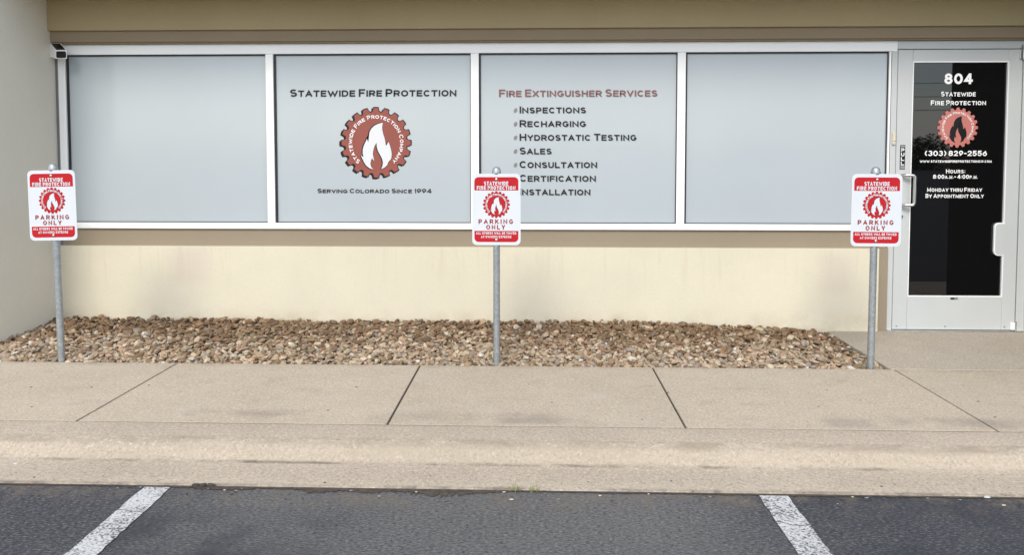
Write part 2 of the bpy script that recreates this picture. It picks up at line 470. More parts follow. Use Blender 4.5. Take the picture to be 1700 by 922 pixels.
# ------------------------------------------------------------------ lettering: a wide, even-stroke capital alphabet
def _arc(cx, cy, rx, ry, a0, a1, n=12):
    return [(cx + rx * math.cos(R(a0 + (a1 - a0) * i / n)), cy + ry * math.sin(R(a0 + (a1 - a0) * i / n))) for i in range(n + 1)]
_bowl = lambda y0, y1, xs, n=8: _arc(xs, (y0 + y1) / 2, 1 - xs, (y1 - y0) / 2, 90, -90, n)
_ring = ('o', _arc(.5, .5, .5, .5, 90, 450, 28)[:-1])
_S = _arc(.5, .755, .47, .245, 35, 90, 4)[:-1] + _arc(.5, .755, .47, .245, 90, 262, 10) + _arc(.5, .255, .5, .255, 82, -90, 10)[0:] + _arc(.5, .255, .5, .255, -90, -150, 4)[1:]
GL = {   # letter: (width, strokes); a stroke is a run of points, ('o', run) is closed
 'A': (1.05, [[(0,0),(.5,1),(1,0)], [(.17,.30),(.83,.30)]]),
 'B': (.86, [[(0,0),(0,1),(.6,1)] + _bowl(.53,1,.62)[1:] + [(0,.53)], [(.3,.53),(.6,.53)] + _bowl(0,.53,.62)[1:] + [(0,0)]]),
 'C': (.98, [_arc(.52,.5,.52,.5,42,318,22)]),
 'D': (.98, [('o', [(0,0),(0,1),(.45,1)] + _bowl(0,1,.5,14)[1:] + [(.45,0)])]),
 'E': (.80, [[(1,1),(0,1),(0,0),(1,0)], [(0,.52),(.88,.52)]]),
 'F': (.78, [[(1,1),(0,1),(0,0)], [(0,.48),(.85,.48)]]),
 'G': (1.0, [_arc(.52,.5,.52,.5,45,338,22) + [(1,.44),(.58,.44)]]),
 'H': (.95, [[(0,0),(0,1)], [(1,0),(1,1)], [(0,.52),(1,.52)]]),
 'I': (0, [[(0,0),(0,1)]]),
 'J': (.6, [[(1,1),(1,.3)] + _arc(.5,.3,.5,.3,0,-180,8)[1:]]),
 'K': (.92, [[(0,0),(0,1)], [(.95,1),(.08,.42)], [(.30,.58),(1,0)]]),
 'L': (.76, [[(0,1),(0,0),(1,0)]]),
 'M': (1.18, [[(0,0),(0,1),(.5,.12),(1,1),(1,0)]]),
 'N': (1.0, [[(0,0),(0,1),(1,0),(1,1)]]),
 'O': (1.08, [_ring]),
 'P': (.84, [[(0,0),(0,1),(.6,1)] + _bowl(.42,1,.62)[1:] + [(0,.42)]]),
 'Q': (1.08, [_ring, [(.6,.25),(1,-.05)]]),
 'R': (.90, [[(0,0),(0,1),(.6,1)] + _bowl(.45,1,.62)[1:] + [(0,.45)], [(.52,.45),(1,0)]]),
 'S': (.86, [_S]),
 'T': (.90, [[(0,1),(1,1)], [(.5,0),(.5,1)]]),
 'U': (.94, [[(0,1),(0,.38)] + _arc(.5,.38,.5,.38,180,360,12)[1:] + [(1,1)]]),
 'V': (1.02, [[(0,1),(.5,0),(1,1)]]),
 'W': (1.72, [[(0,1),(.27,0),(.5,.84),(.73,0),(1,1)]]),
 'X': (.95, [[(0,0),(1,1)], [(0,1),(1,0)]]),
 'Y': (.96, [[(0,1),(.5,.45),(1,1)], [(.5,0),(.5,.5)]]),
 'Z': (.86, [[(0,1),(1,1),(0,0),(1,0)]]),
 '0': (.92, [_ring]),
 '1': (.22, [[(0,.80),(1,1),(1,0)]]),
 '2': (.80, [_arc(.5,.7,.5,.3,160,-20,10) + [(0,0),(1,0)]]),
 '3': (.80, [_arc(.48,.76,.48,.24,150,-80,10) + [(.45,.53)], _arc(.48,.265,.52,.265,82,-155,12)]),
 '4': (.90, [[(.74,0),(.74,1)], [(.66,1),(0,.27),(1,.27)]]),
 '5': (.80, [[(.92,1),(.14,1),(.06,.52)] + _arc(.48,.33,.52,.33,120,-150,12)]),
 '6': (.84, [[(.80,1),(.10,.52)], ('o', _arc(.5,.33,.5,.33,90,450,20)[:-1])]),
 '8': (.84, [('o', _arc(.5,.765,.44,.235,90,450,18)[:-1]), ('o', _arc(.5,.265,.5,.265,90,450,20)[:-1])]),
 '9': (.84, [[(.20,0),(.90,.48)], ('o', _arc(.5,.67,.5,.33,90,450,20)[:-1])]),
 '-': (.42, [[(0,.46),(1,.46)]]),
 '(': (.36, [_arc(2,.5,2,.62,120,240,10)]),
 ')': (.36, [_arc(-1,.5,2,.62,60,-60,10)]),
 '.': (0, [[(0,-.02),(0,.08)]]),
 ':': (0, [[(0,.08),(0,.22)], [(0,.62),(0,.76)]]),
}
def stroke_strip(pts, t, closed=False):
    """a run of points thickened to width t with mitred corners: verts, quads"""
    P = [Vector(p) for p in pts]
    Q = [P[0]]
    for p in P[1:]:
        if (p - Q[-1]).length > 1e-6: Q.append(p)
    P = Q
    n = len(P)
    vs = []
    for i in range(n):
        if closed: a, b = P[i - 1], P[(i + 1) % n]
        else: a, b = P[max(i - 1, 0)], P[min(i + 1, n - 1)]
        d0 = (P[i] - a) if (P[i] - a).length > 1e-9 else (b - P[i])
        d1 = (b - P[i]) if (b - P[i]).length > 1e-9 else d0
        d0, d1 = d0.normalized(), d1.normalized()
        n0, n1 = Vector((-d0.y, d0.x)), Vector((-d1.y, d1.x))
        m = n0 + n1
        if m.length < 1e-3: m = n0.copy()
        m.normalize()
        k = min(1 / max(m.dot(n0), 0.2), 2.0)
        vs += [P[i] + m * t / 2 * k, P[i] - m * t / 2 * k]
    fs = [(2 * i + 1, 2 * ((i + 1) % n) + 1, 2 * ((i + 1) % n), 2 * i) for i in range(n if closed else n - 1)]
    return vs, fs

def layout(s, small):
    """(char, size factor) with blanks as None"""
    return [(None, 1) if c == ' ' else (c.upper(), 1.0 if (c.isupper() or not c.isalpha()) else small) for c in s]

def put(mb, strips, fn, y, mat):
    for i, (vs, fs) in enumerate(strips):
        mb.add([fn(v[0], v[1], y - 0.00004 * i) for v in vs], fs, mat)

def stems(run, ext):
    """lengthen open ends that finish on the cap line or base line"""
    P = [Vector(p) for p in run]
    for a, b in ((0, 1), (-1, -2)):
        d = (P[a] - P[b])
        if d.length > 1e-9 and abs(d.x) < 1e-6: P[a] = P[a] + d.normalized() * ext
        elif d.length > 1e-9 and abs(d.y) < 1e-6: P[a] = P[a] + d.normalized() * ext
        elif d.length > 1e-9 and abs(d.y) > abs(d.x): P[a] = P[a] + d.normalized() * ext * 0.8
    return P

def letter(ch, x, z, w, cap, t):
    out = []
    for s in GL[ch][1]:
        closed = isinstance(s, tuple)
        run = s[1] if closed else s
        pts = [Vector((x + t / 2 + p[0] * w, z + t / 2 + p[1] * (cap - t))) for p in run]
        if not closed and ch not in 'CGS.:()': pts = stems(pts, t / 2)
        out.append(stroke_strip(pts, t, closed))
    return out

def text(mb, s, x0, x1, z0, cap, y, mat, small=1.0, weight=0.19, gap=0.22, blank=0.40):
    """capitals stretched to run from x0 to x1, standing on z0, `cap` high; stroke = weight * cap"""
    L = layout(s, small)
    t0 = weight * cap
    units, fixed = 0.0, 0.0
    for i, (c, k) in enumerate(L):
        if c is None: units += blank
        else:
            units += GL[c][0] * k + (gap if i < len(L) - 1 else 0)
            fixed += t0 * (0.5 + 0.5 * k)
    S = max((x1 - x0 - fixed) / units, 1e-5)
    x = x0
    for c, k in L:
        if c is None: x += blank * S; continue
        t = t0 * (0.5 + 0.5 * k)
        put(mb, letter(c, x, z0, GL[c][0] * k * S, cap * k, t), lambda a, b, yy: (a, yy, b), y, mat)
        x += GL[c][0] * k * S + t + gap * S

def ring_text(mb, s, cx, cz, rad, cap, a0, a1, y, mat, weight=0.16, small=0.84, gap=0.24, blank=0.55):
    """capitals set round a circle, feet towards the centre; angles clockwise from the top, in degrees"""
    L = layout(s, small)
    arc_len = R(a1 - a0) * (rad + cap * 0.4)
    t0 = weight * cap
    units = sum(blank if c is None else GL[c][0] * k + gap for c, k in L) - gap
    fixed = sum(t0 for c, k in L if c)
    S = (arc_len - fixed) / units
    x = 0.0
    for c, k in L:
        if c is None: x += blank * S; continue
        w = GL[c][0] * k * S
        th = R(a0) + (x + (w + t0) / 2) / (rad + cap * 0.4)
        off = (w + t0) / 2
        def fn(a, b, yy, th=th, off=off):
            lx, lz = a - off, b + rad
            return (cx + lx * math.cos(th) + lz * math.sin(th), yy, cz - lx * math.sin(th) + lz * math.cos(th))
        put(mb, letter(c, 0.0, 0.0, w, cap * k, t0), fn, y, mat)
        x += w + t0 + gap * S

def gear_pts(cx, cz, r, grow=0.0):
    pts = []
    for k in range(20):
        a = k * 18.0
        r0 = r + grow
        half = 3.9 + math.degrees(grow / r) * 0.8
        pts.append((a - half, r0)); pts.append((a, r0 * 1.004)); pts.append((a + half, r0))
        w = 9.0 - half
        for j in range(1, 8):
            u = -1 + 2 * j / 8
            pts.append((a + 9.0 + u * w * 0.97, r0 - r * 0.118 * math.sqrt(max(0, 1 - u * u)) ** 0.9))
    return [(cx + q * math.sin(R(a)), cz + q * math.cos(R(a))) for a, q in pts]

FLAME = [(823,345),(819,372),(820,398),(827,428),(837,460),(844,507),(853,494),(862,478),(872,505),(881,538),(884,566),(881,590),
         (876,604),(866,612),(858,622),(852,640),(836,656),(810,668),(819,645),(822,622),(817,598),(804,571),(789,545),(780,515),(778,485),
         (765,507),(756,535),(752,562),(756,588),(762,612),(752,603),(746,592),(738,610),(734,632),(740,654),(754,671),(728,662),(704,644),
         (690,622),(680,600),(668,574),(679,580),(687,586),(681,558),(682,530),(690,503),(704,475),(711,456),(716,470),(721,482),(726,440),
         (730,412),(742,388),(762,368),(790,354)]
def flame_pts(cx, cz, r, grow=0.0):
    p = [((x - 775) / 245.0 * r, -(y - 485) / 245.0 * r) for x, y in FLAME]
    n = len(p)
    area = sum(p[i][0] * p[(i + 1) % n][1] - p[(i + 1) % n][0] * p[i][1] for i in range(n))
    sg = 1 if area > 0 else -1
    out = []
    for i in range(n):
        ax, az = p[i - 1]; bx, bz = p[(i + 1) % n]
        dx, dz = bx - ax, bz - az
        L = math.hypot(dx, dz) or 1
        out.append((cx + p[i][0] + sg * dz / L * grow, cz + p[i][1] - sg * dx / L * grow))
    return out

def logo(mb, cx, cz, r, y, gear, edge, flame, flame_edge, letters, shadow=None, ring=None, cap=0.115, weight=0.17):
    s = 0.0005
    if shadow: mb.poly(gear_pts(cx - r * 0.045, cz - r * 0.03, r, r * 0.008), y + s, shadow)
    if edge: mb.poly(gear_pts(cx, cz, r, r * 0.014), y, edge)
    mb.poly(gear_pts(cx, cz, r * (0.985 if edge else 1)), y - s, gear)
    if ring:
        mb.poly([(cx + r * .66 * math.cos(R(a)), cz + r * .66 * math.sin(R(a))) for a in range(0, 360, 6)], y - 2 * s, ring[0])
        mb.poly([(cx + r * .635 * math.cos(R(a)), cz + r * .635 * math.sin(R(a))) for a in range(0, 360, 6)], y - 3 * s, ring[1])
    if flame_edge: mb.poly(flame_pts(cx - (r * 0.012), cz, r, r * 0.02), y - 4 * s, flame_edge)
    mb.poly(flame_pts(cx, cz, r), y - 5 * s, flame)
    ring_text(mb, "Statewide Fire Protection Company", cx, cz, r * 0.685, r * cap, -139, 139, y - 5 * s, letters, weight)

def rrect(x0, x1, z0, z1, rad, corners=(1, 1, 1, 1), n=7):
    """outline with rounded corners, order: bottom left, bottom right, top right, top left"""
    pts = []
    for (cx, cz, a0), on in zip(((x0, z0, 180), (x1, z0, 270), (x1, z1, 0), (x0, z1, 90)), corners):
        if not on: pts.append((cx, cz)); continue
        ox = cx + rad if cx == x0 else cx - rad
        oz = cz + rad if cz == z0 else cz - rad
        for k in range(n + 1):
            a = R(a0 + 90 * k / n)
            pts.append((ox + rad * math.cos(a), oz + rad * math.sin(a)))
    return pts

# ================================================================== SETTING
G_Z = -0.088                       # car park level
# asphalt: one sheet to the horizon, denser and very slightly uneven close to the camera
mb = MB()
mb.add([(-900, -900, G_Z), (900, -900, G_Z), (900, 900, G_Z), (-900, 900, G_Z)], [(0, 1, 2, 3)], M['asphalt'])
tag(mb.build("parking_lot"), kind="structure")

def grid_strip(x0, x1, nx, rows, mat, jitter=None):
    """rows: list of (y, z); returns a sheet swept along x"""
    vs, fs = [], []
    for i in range(nx + 1):
        x = x0 + (x1 - x0) * i / nx
        for j, (y, z) in enumerate(rows):
            dy, dz = jitter(x, j) if jitter else (0, 0)
            vs.append((x, y + dy, z + dz))
    m = len(rows)
    for i in range(nx):
        for j in range(m - 1):
            a = i * m + j
            fs.append((a, a + m, a + m + 1, a + 1))
    b = MB()
    b.add(vs, fs, mat, True)
    return b

def wob(x, k):
    return math.sin(x * 2.1 + k * 1.7) * 0.5 + math.sin(x * 5.3 + k * 4.1) * 0.3 + math.sin(x * 11.9 + k * 2.9) * 0.2

# curb with rolled nose and gutter pan
rows = [(-2.136, -0.05), (-2.1362, -0.0006), (-2.150, 0.0002), (-2.20, 0.0005), (-2.27, -0.001), (-2.315, -0.004), (-2.342, -0.010), (-2.360, -0.019), (-2.374, -0.032),
        (-2.386, -0.048), (-2.397, -0.062), (-2.408, -0.071), (-2.425, -0.0765), (-2.46, -0.0785), (-2.56, -0.0805), (-2.652, -0.0825), (-2.660, -0.085), (-2.664, -0.13)]
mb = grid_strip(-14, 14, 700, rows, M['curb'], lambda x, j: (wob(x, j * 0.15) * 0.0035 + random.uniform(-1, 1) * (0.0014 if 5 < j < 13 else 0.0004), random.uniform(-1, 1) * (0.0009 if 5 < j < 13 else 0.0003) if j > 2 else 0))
tag(mb.build("curb"), kind="structure")
# dark crack where asphalt meets the gutter, ragged
vs, fs = [], []
NX = 1400
for i in range(NX + 1):
    x = -7 + 14 * i / NX
    w = 0.008 + 0.007 * max(0, wob(x * 1.3, 3)) + random.random() * 0.010
    if -1.2 < x < -0.1: w += (0.016 + 0.050 * random.random()) * max(0.3, min(1, 0.8 + wob(x * 2.2, 9))) * min(1, (x + 1.2) * 4, (-0.1 - x) * 4)
    if -1.45 < x < -1.2: w += 0.014
    vs += [(x, -2.664, G_Z + 0.0035), (x, -2.664 - w, G_Z + 0.0035)]
for i in range(NX): fs.append((2 * i, 2 * i + 1, 2 * i + 3, 2 * i + 2))
mb = MB(); mb.add(vs, fs, M['joint'])
tag(mb.build("gutter_seam"), kind="structure")

# sidewalk slabs with tooled joints over a dirt-filled gap
mb = MB()
jx = [-8.5, -6.95, -5.40, -3.86, -2.304, -0.735, 0.736, 2.236, 3.76, 5.3, 6.85, 8.4]
for a, b in zip(jx[:-1], jx[1:]):
    mb.box(a + 0.0055, b - 0.0055, -2.1337, -1.066, -0.12, 0.0, M['walk'], 0.0035)
mb.box(-8.5, 8.4, -2.1315, -1.067, -0.12, -0.010, M['joint'])
mb.box(-8.5, 8.4, -2.1359, -2.1338, -0.12, -0.0012, M['joint_pale'])
tag(mb.build("sidewalk"), kind="structure")
mb = MB()
mb.box(2.222, 7.0, -1.062, -0.004, -0.14, 0.0, M['land'], 0.008)
tag(mb.build("landing"), kind="structure")

# worn white bay lines
def stripe(x0, x1, x2, x3):
    n = 160
    vs, fs = [], []
    for i in range(n + 1):
        t = i / n
        y = -2.682 - 5.2 * t
        e = 0.0035
        vs.append((x0 + (x2 - x0) * t + random.uniform(-e, e), y, G_Z + 0.004))
        vs.append((x1 + (x3 - x1) * t + random.uniform(-e, e), y, G_Z + 0.004))
    for i in range(n): fs.append((2 * i, 2 * i + 2, 2 * i + 3, 2 * i + 1)[::-1])
    b = MB(); b.add(vs, fs, M['stripe'])
    return tag(b.build("parking_stripe"), kind="structure")
stripe(-1.670, -1.556, -1.640, -1.526)
stripe(0.930, 1.048, 0.975, 1.093)

# ------------------------------------------------------------------ bed of river stones
def bed_h(x, y):
    back = np.interp(x, [-5, -3.7, -2.5, 0.8, 1.4, 1.9, 2.22], [0.040, 0.040, 0.040, 0.040, 0.026, 0.006, -0.030])
    front = np.interp(x, [-5, 1.7, 2.22], [-0.014, -0.014, -0.034])
    t = np.clip((y + 1.06) / 1.03, 0, 1)
    t = t * t * (3 - 2 * t) * 0.35 + t * 0.65
    return front + (back - front) * t + 0.008 * np.sin(x * 3.1 + y * 4) * np.sin(x * 1.3 - y * 7)

def ico(level):
    bm = bmesh.new()
    bmesh.ops.create_icosphere(bm, subdivisions=level, radius=1.0)
    bm.verts.index_update()
    v = np.array([p.co[:] for p in bm.verts]); f = np.array([[p.index for p in q.verts] for q in bm.faces])
    bm.free()
    return v, f

def stone_shapes(level, n):
    v0, f0 = ico(level)
    out = []
    for _ in range(n):
        v = v0.copy()
        for _ in range(rng.integers(6, 11)):
            d = rng.normal(size=3); d /= np.linalg.norm(d)
            lim = rng.uniform(0.62, 0.88)
            over = np.maximum(v @ d - lim, 0)
            v -= np.outer(over * 0.9, d)
        v *= 1 + rng.normal(size=(len(v), 1)) * 0.015
        out.append(v)
    return out, f0

def stones(name, x, y, z, size, level):
    K = 40
    shapes, f0 = stone_shapes(level, K)
    n, nv, nf = len(x), len(shapes[0]), len(f0)
    V = np.empty((n, nv, 3)); F = np.empty((n, nf, 3), int); COL = np.ones((n, nv, 4))
    pal = np.array([[.32,.225,.14],[.40,.295,.195],[.47,.37,.26],[.27,.19,.12],[.40,.32,.225],[.42,.285,.18],[.20,.15,.10],[.30,.26,.205],[.54,.45,.33],[.46,.36,.25]])
    prob = np.array([.13,.14,.13,.10,.13,.09,.06,.08,.06,.08]); prob /= prob.sum()
    for i in range(n):
        s = size[i] * 0.5 * np.array([rng.uniform(1.0, 1.75), rng.uniform(0.8, 1.15), rng.uniform(0.42, 0.8)])
        a, b, c = rng.uniform(0, 6.283), rng.normal(0, 0.45), rng.normal(0, 0.45)
        Rz = np.array([[math.cos(a), -math.sin(a), 0], [math.sin(a), math.cos(a), 0], [0, 0, 1]])
        Rx = np.array([[1, 0, 0], [0, math.cos(b), -math.sin(b)], [0, math.sin(b), math.cos(b)]])
        Ry = np.array([[math.cos(c), 0, math.sin(c)], [0, 1, 0], [-math.sin(c), 0, math.cos(c)]])
        V[i] = (shapes[rng.integers(K)] * s) @ (Rz @ Rx @ Ry).T + np.array([x[i], y[i], z[i]])
        F[i] = f0 + i * nv
        col = pal[rng.choice(len(pal), p=prob)] * rng.uniform(0.8, 1.22) * (1 + rng.normal(0, .03, 3))
        # soil stain plus canopy shade in the tint, more along the wall foot
        soiled_shaded = rng.random() < np.interp(y[i] + 0.10 * math.sin(x[i] * 2.3) + 0.05 * math.sin(x[i] * 7.1), [-0.85, -0.62, -0.38, -0.15], [0.10, 0.36, 0.72, 0.95])
        if soiled_shaded: col = col * np.array([0.54, 0.45, 0.36])
        elif rng.random() < 0.03: col = np.array([.62, .58, .51]) * rng.uniform(.85, 1.1)
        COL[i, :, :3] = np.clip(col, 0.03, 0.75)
    return V.reshape(-1, 3), F.reshape(-1, 3), COL.reshape(-1, 4)

def scatter(dx, dy, jit, x0=-4.6, x1=2.205, y0=-1.05, y1=-0.045):
    xs, ys = np.meshgrid(np.arange(x0, x1, dx), np.arange(y0, y1, dy))
    xs = xs + (np.arange(xs.shape[0]) % 2)[:, None] * dx / 2
    x = (xs + rng.uniform(-jit, jit, xs.shape) * dx).ravel(); y = (ys + rng.uniform(-jit, jit, ys.shape) * dy).ravel()
    k = (x < x1) & (y > y0 - 0.006) & (y < y1 + 0.01) & ~((x < -3.76) & (y > -0.80))
    return x[k], y[k]
parts = []
off = 0
for lay, (dx, dy, level, lift, smin, smax) in enumerate([(0.031, 0.026, 1, 0.0, 0.026, 0.044), (0.036, 0.030, 1, 0.012, 0.022, 0.046), (0.075, 0.060, 2, 0.022, 0.024, 0.052)]):
    x, y = scatter(dx, dy, 0.46)
    sz = rng.uniform(smin, smax, len(x)) * np.where(rng.random(len(x)) < 0.1, 1.2, 1.0)
    z = bed_h(x, y) + lift + rng.uniform(-0.007, 0.007, len(x))
    z = np.where(y < -1.02, np.minimum(z, 0.003), z)
    z = z + np.where((y > -0.14) & (x < 1.7), rng.uniform(-0.008, 0.016, len(x)) * (lay > 0), 0)
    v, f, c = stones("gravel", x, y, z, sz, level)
    parts.append((v, f + off, c)); off += len(v)
v = np.concatenate([p[0] for p in parts]); f = np.concatenate([p[1] for p in parts]); c = np.concatenate([p[2] for p in parts])
me = bpy.data.meshes.new("gravel")
me.vertices.add(len(v)); me.vertices.foreach_set("co", v.ravel().astype(np.float32))
me.loops.add(len(f) * 3); me.loops.foreach_set("vertex_index", f.ravel().astype(np.int32))
me.polygons.add(len(f)); me.polygons.foreach_set("loop_start", np.arange(0, len(f) * 3, 3, dtype=np.int32))
me.polygons.foreach_set("loop_total", np.full(len(f), 3, dtype=np.int32))
me.polygons.foreach_set("use_smooth", np.zeros(len(f), dtype=bool))
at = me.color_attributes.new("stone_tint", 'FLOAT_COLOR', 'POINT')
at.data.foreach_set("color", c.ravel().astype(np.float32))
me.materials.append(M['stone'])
me.update(); me.validate()
gv = bpy.data.objects.new("gravel", me); C.objects.link(gv)
tag(gv, "bed of brown and tan river stones between the sidewalk and the cream wall", "gravel", kind="stuff")
xs = np.linspace(-4.7, 2.216, 120); ys = np.linspace(-1.064, 0.0, 24)
vs = [(a, b, float(bed_h(a, b)) - 0.012) for a in xs for b in ys]
fs = [(i * 24 + j, (i + 1) * 24 + j, (i + 1) * 24 + j + 1, i * 24 + j + 1) for i in range(119) for j in range(23)]
mb = MB(); mb.add(vs, fs, M['soil'])
tag(mb.build("soil"), kind="structure")

# ================================================================== BUILDING
WX = -3.745
bld = empty("storefront_building", (0, 0, 0))
tag(bld, "single storey cream stucco storefront with four frosted windows and a glass door", "building")
mb = MB()
mb.box(WX - 0.2, 2.597, -0.030, 0.20, -0.12, 0.633, M['cream'])
mb.build("wall", bld)
mb = MB()
mb.box(3.700, 9.0, -0.012, 0.20, -0.12, 2.199, M['wing'])
mb.build("wall", bld)
mb = MB()
mb.box(WX - 0.2, 2.672, 0.010, 0.20, 0.634, 0.772, M['taupe'])
mb.box(2.598, 2.672, -0.014, 0.20, -0.12, 0.6335, M['taupe'])
mb.build("sill_band", bld)
mb = MB()
mb.box(WX - 0.75, WX, -0.76, 0.25, -0.12, 2.58, M['wing'], 0.006)
mb.build("wing_wall", bld)
mb = MB()
mb.box(3.95, 4.62, -1.515, -0.013, -0.005, 2.58, M['pier'], 0.006)
mb.build("pier", bld)
mb = MB()
mb.box(WX + 0.001, 9.0, -0.048, 0.20, 2.2115, 2.30, M['header'], 0.003)
mb.box(WX + 0.001, 9.0, -0.030, 0.20, 2.200, 2.2120, M['header'])
mb.build("header", bld)
mb = MB()
mb.box(WX + 0.001, 9.0, -0.078, 0.20, 2.296, 2.58, M['fascia'], 0.004)
mb.build("fascia", bld)
mb = MB()
mb.box(-6.5, 9.0, -0.64, 0.6, 2.581, 3.35, M['soffit'], 0.01)
mb.build("canopy", bld)
mb = MB()
mb.box(-6.5, 9.0, 0.21, 9.0, -0.12, 2.57, M['wing'])
mb.box(-6.5, 9.0, 0.61, 9.0, 2.77, 4.3, M['wing'])
mb.build("rear_wall", bld)

mb = MB()
mb.tube([(WX + 0.007, -0.033, 0.0), (WX + 0.007, -0.033, 0.632)], 0.006, M['caulk'], 8)
mb.build("caulk_bead", bld)
# --- window frame: one aluminium assembly
PX = [(-3.664, -2.088), (-2.028, -0.500), (-0.438, 1.074), (1.136, 2.656)]     # clear openings
PZ0, PZ1 = 0.814, 2.122
mb = MB()
mb.box(-3.722, 2.714, 0.0, 0.11, PZ1, 2.1995, M['alu'], 0.003)                  # head
mb.box(-3.722, 2.670, 0.0, 0.11, 0.7885, PZ0, M['alu'], 0.003)                  # bottom rail
mb.box(-3.722, 2.670, -0.012, 0.10, 0.768, 0.788, M['alu'], 0.003)              # sill flashing
edges = [(-3.722, -3.664), (-2.088, -2.028), (-0.500, -0.438), (1.074, 1.136), (2.656, 2.6695)]
for a, b in edges:
    mb.box(a, b, 0.0015, 0.11, PZ0 + 0.0005, PZ1 - 0.0005, M['alu'], 0.003)
mb.build("window_frame", bld)
mb = MB()
mb.box(WX + 0.001, -3.7225, 0.006, 0.12, 0.634, 2.20, M['alu_grey'])  # dark grey backer strip between the wing wall and the jamb
mb.build("jamb_backer", bld)

PY = 0.030
def window(a, b):
    m_ = MB()
    m_.box(a + 0.001, b - 0.001, PY, PY + 0.012, PZ0 + 0.001, PZ1 - 0.001, M['film'])
    w = m_.build("window", bld)
    g = MB()
    y0, y1 = 0.017, PY - 0.0005
    g.box(a, a + 0.014, y0, y1, PZ0, PZ1, M['black'])
    g.box(b - 0.005, b, y0, y1, PZ0, PZ1, M['black'])
    g.box(a + 0.0141, b - 0.0051, y0, y1, PZ1 - 0.010, PZ1, M['black'])
    g.box(a + 0.0141, b - 0.0051, y0, y1, PZ0, PZ0 + 0.006, M['black'])
    g.build("gasket", w)
    return w
wins = [window(a, b) for a, b in PX]
k = 1 + PY / CAM_D                       # prints sit on the pane, slightly behind the frame face
ty = PY - 0.003
# second window
def line(parent, s_, x0, x1, z0, cap, y, mat, small, weight=0.19, shadow=None, bullet=False):
    """one printed line: a part of its window or door"""
    L = MB()
    if shadow: text(L, s_, x0 + shadow[0], x1 + shadow[0], z0 + shadow[1], cap, y + 0.001, M['vinyl_shadow'], small, weight)
    text(L, s_, x0, x1, z0, cap, y, mat, small, weight)
    if bullet:
        L.poly([(x0 - 0.031 + 0.0135 * math.cos(R(t)) + 0.004 * math.sin(R(t)), z0 + 0.022 + 0.0175 * math.sin(R(t))) for t in range(0, 360, 20)], y, M['vinyl_shadow'])
    return L.build("lettering", parent)
line(wins[1], "Statewide Fire Protection", -1.905, -0.612, 1.796, 0.057, ty, M['vinyl_black'], 0.84, 0.195, (-0.004, -0.003))
line(wins[1], "Serving Colorado Since 1994", -1.700, -0.808, 1.047, 0.034, ty, M['vinyl_black'], 0.84, 0.195, (-0.003, -0.002))
L = MB()
logo(L, -1.238, 1.438, 0.273, ty, M['vinyl_rust'], M['vinyl_black'], M['flame_white'], M['vinyl_black'], M['vinyl_white'], shadow=M['vinyl_black'])
L.build("logo", wins[1])
# third window
line(wins[2], "Fire Extinguisher Services", -0.284, 0.925, 1.790, 0.057, ty, M['vinyl_maroon'], 0.84, 0.19, (0.004, -0.003))
zz = 1.664
for s_, xe in (("Inspections", 973), ("Recharging", 973), ("Hydrostatic Testing", 1057), ("Sales", 916), ("Consultation", 992), ("Certification", 990), ("Installation", 981)):
    line(wins[2], s_, -0.126, -0.124 + (xe - 863) * 0.00460, zz, 0.053, ty, M['vinyl_black'], 0.84, 0.195, (0.004, -0.003), True)
    zz -= 0.1052

# --- door frame and door
mb = MB()
mb.box(2.6725, 2.7145, -0.004, 0.11, 0.0, 2.1220, M['door'], 0.003)
mb.box(3.6415, 3.699, -0.004, 0.11, 0.0, 2.137, M['door'], 0.003)
mb.box(2.7150, 3.699, -0.004, 0.11, 2.1375, 2.1995, M['door'], 0.003)
mb.build("door_frame", bld)
mb = MB()
mb.box(2.673, 3.69, -0.03, 0.10, -0.003, 0.0085, M['chrome'], 0.002)
mb.build("threshold", bld)
mb = MB()
DX0, DX1 = 2.7195, 3.6365
mb.box(DX0, 2.829, 0.0, 0.045, 0.011, 2.133, M['door'], 0.004)
mb.box(3.537, DX1, 0.0, 0.045, 0.011, 2.133, M['door'], 0.004)
mb.box(2.8295, 3.5365, 0.0008, 0.045, 2.0365, 2.133, M['door'], 0.003)
mb.box(2.8295, 3.5365, 0.0008, 0.045, 0.011, 0.2715, M['door'], 0.003)
mb.box(2.829, 3.537, -0.0015, 0.03, 2.036, 2.046, M['alu'], 0.002)
mb.box(2.829, 2.8365, -0.0015, 0.03, 0.272, 2.0355, M['alu'], 0.002)
mb.box(3.5295, 3.537, -0.0015, 0.03, 0.272, 2.0355, M['alu'], 0.002)
mb.box(2.829, 3.537, -0.0015, 0.03, 0.262, 0.2715, M['alu'], 0.002)
door = mb.build("door", bld)
mb = MB()
mb.box(2.8375, 3.529, 0.016, 0.024, 0.2725, 2.0355, M['glass'])
mb.build("door_glass", door)
# black sheet behind the leaf, standing in for shade in the gaps
mb = MB()
mb.box(2.716, 3.640, 0.05, 0.06, 0.009, 2.1365, M['black'])
mb.build("gap_shade_sheet", bld)
dy = 0.013
W_ = M['vinyl_white']
line(door, "804", 3.070, 3.280, 1.876, 0.080, dy, W_, 1.0, 0.225)
line(door, "Statewide", 3.048, 3.304, 1.784, 0.036, dy, W_, 0.84, 0.19)
line(door, "Fire Protection", 2.974, 3.382, 1.718, 0.036, dy, W_, 0.84, 0.19)
line(door, "(303) 829-2556", 2.940, 3.400, 1.335, 0.040, dy, W_, 1.0, 0.20)
line(door, "www.statewidefireprotectionco.com", 2.903, 3.437, 1.285, 0.018, dy, W_, 0.98, 0.24)
line(door, "Hours:", 3.100, 3.243, 1.204, 0.031, dy, W_, 0.84, 0.19)
line(door, "8:00a.m.- 4:00p.m.", 3.005, 3.338, 1.163, 0.031, dy, W_, 0.76, 0.20)
line(door, "Monday thru Friday", 2.963, 3.372, 1.064, 0.031, dy, W_, 0.84, 0.19)
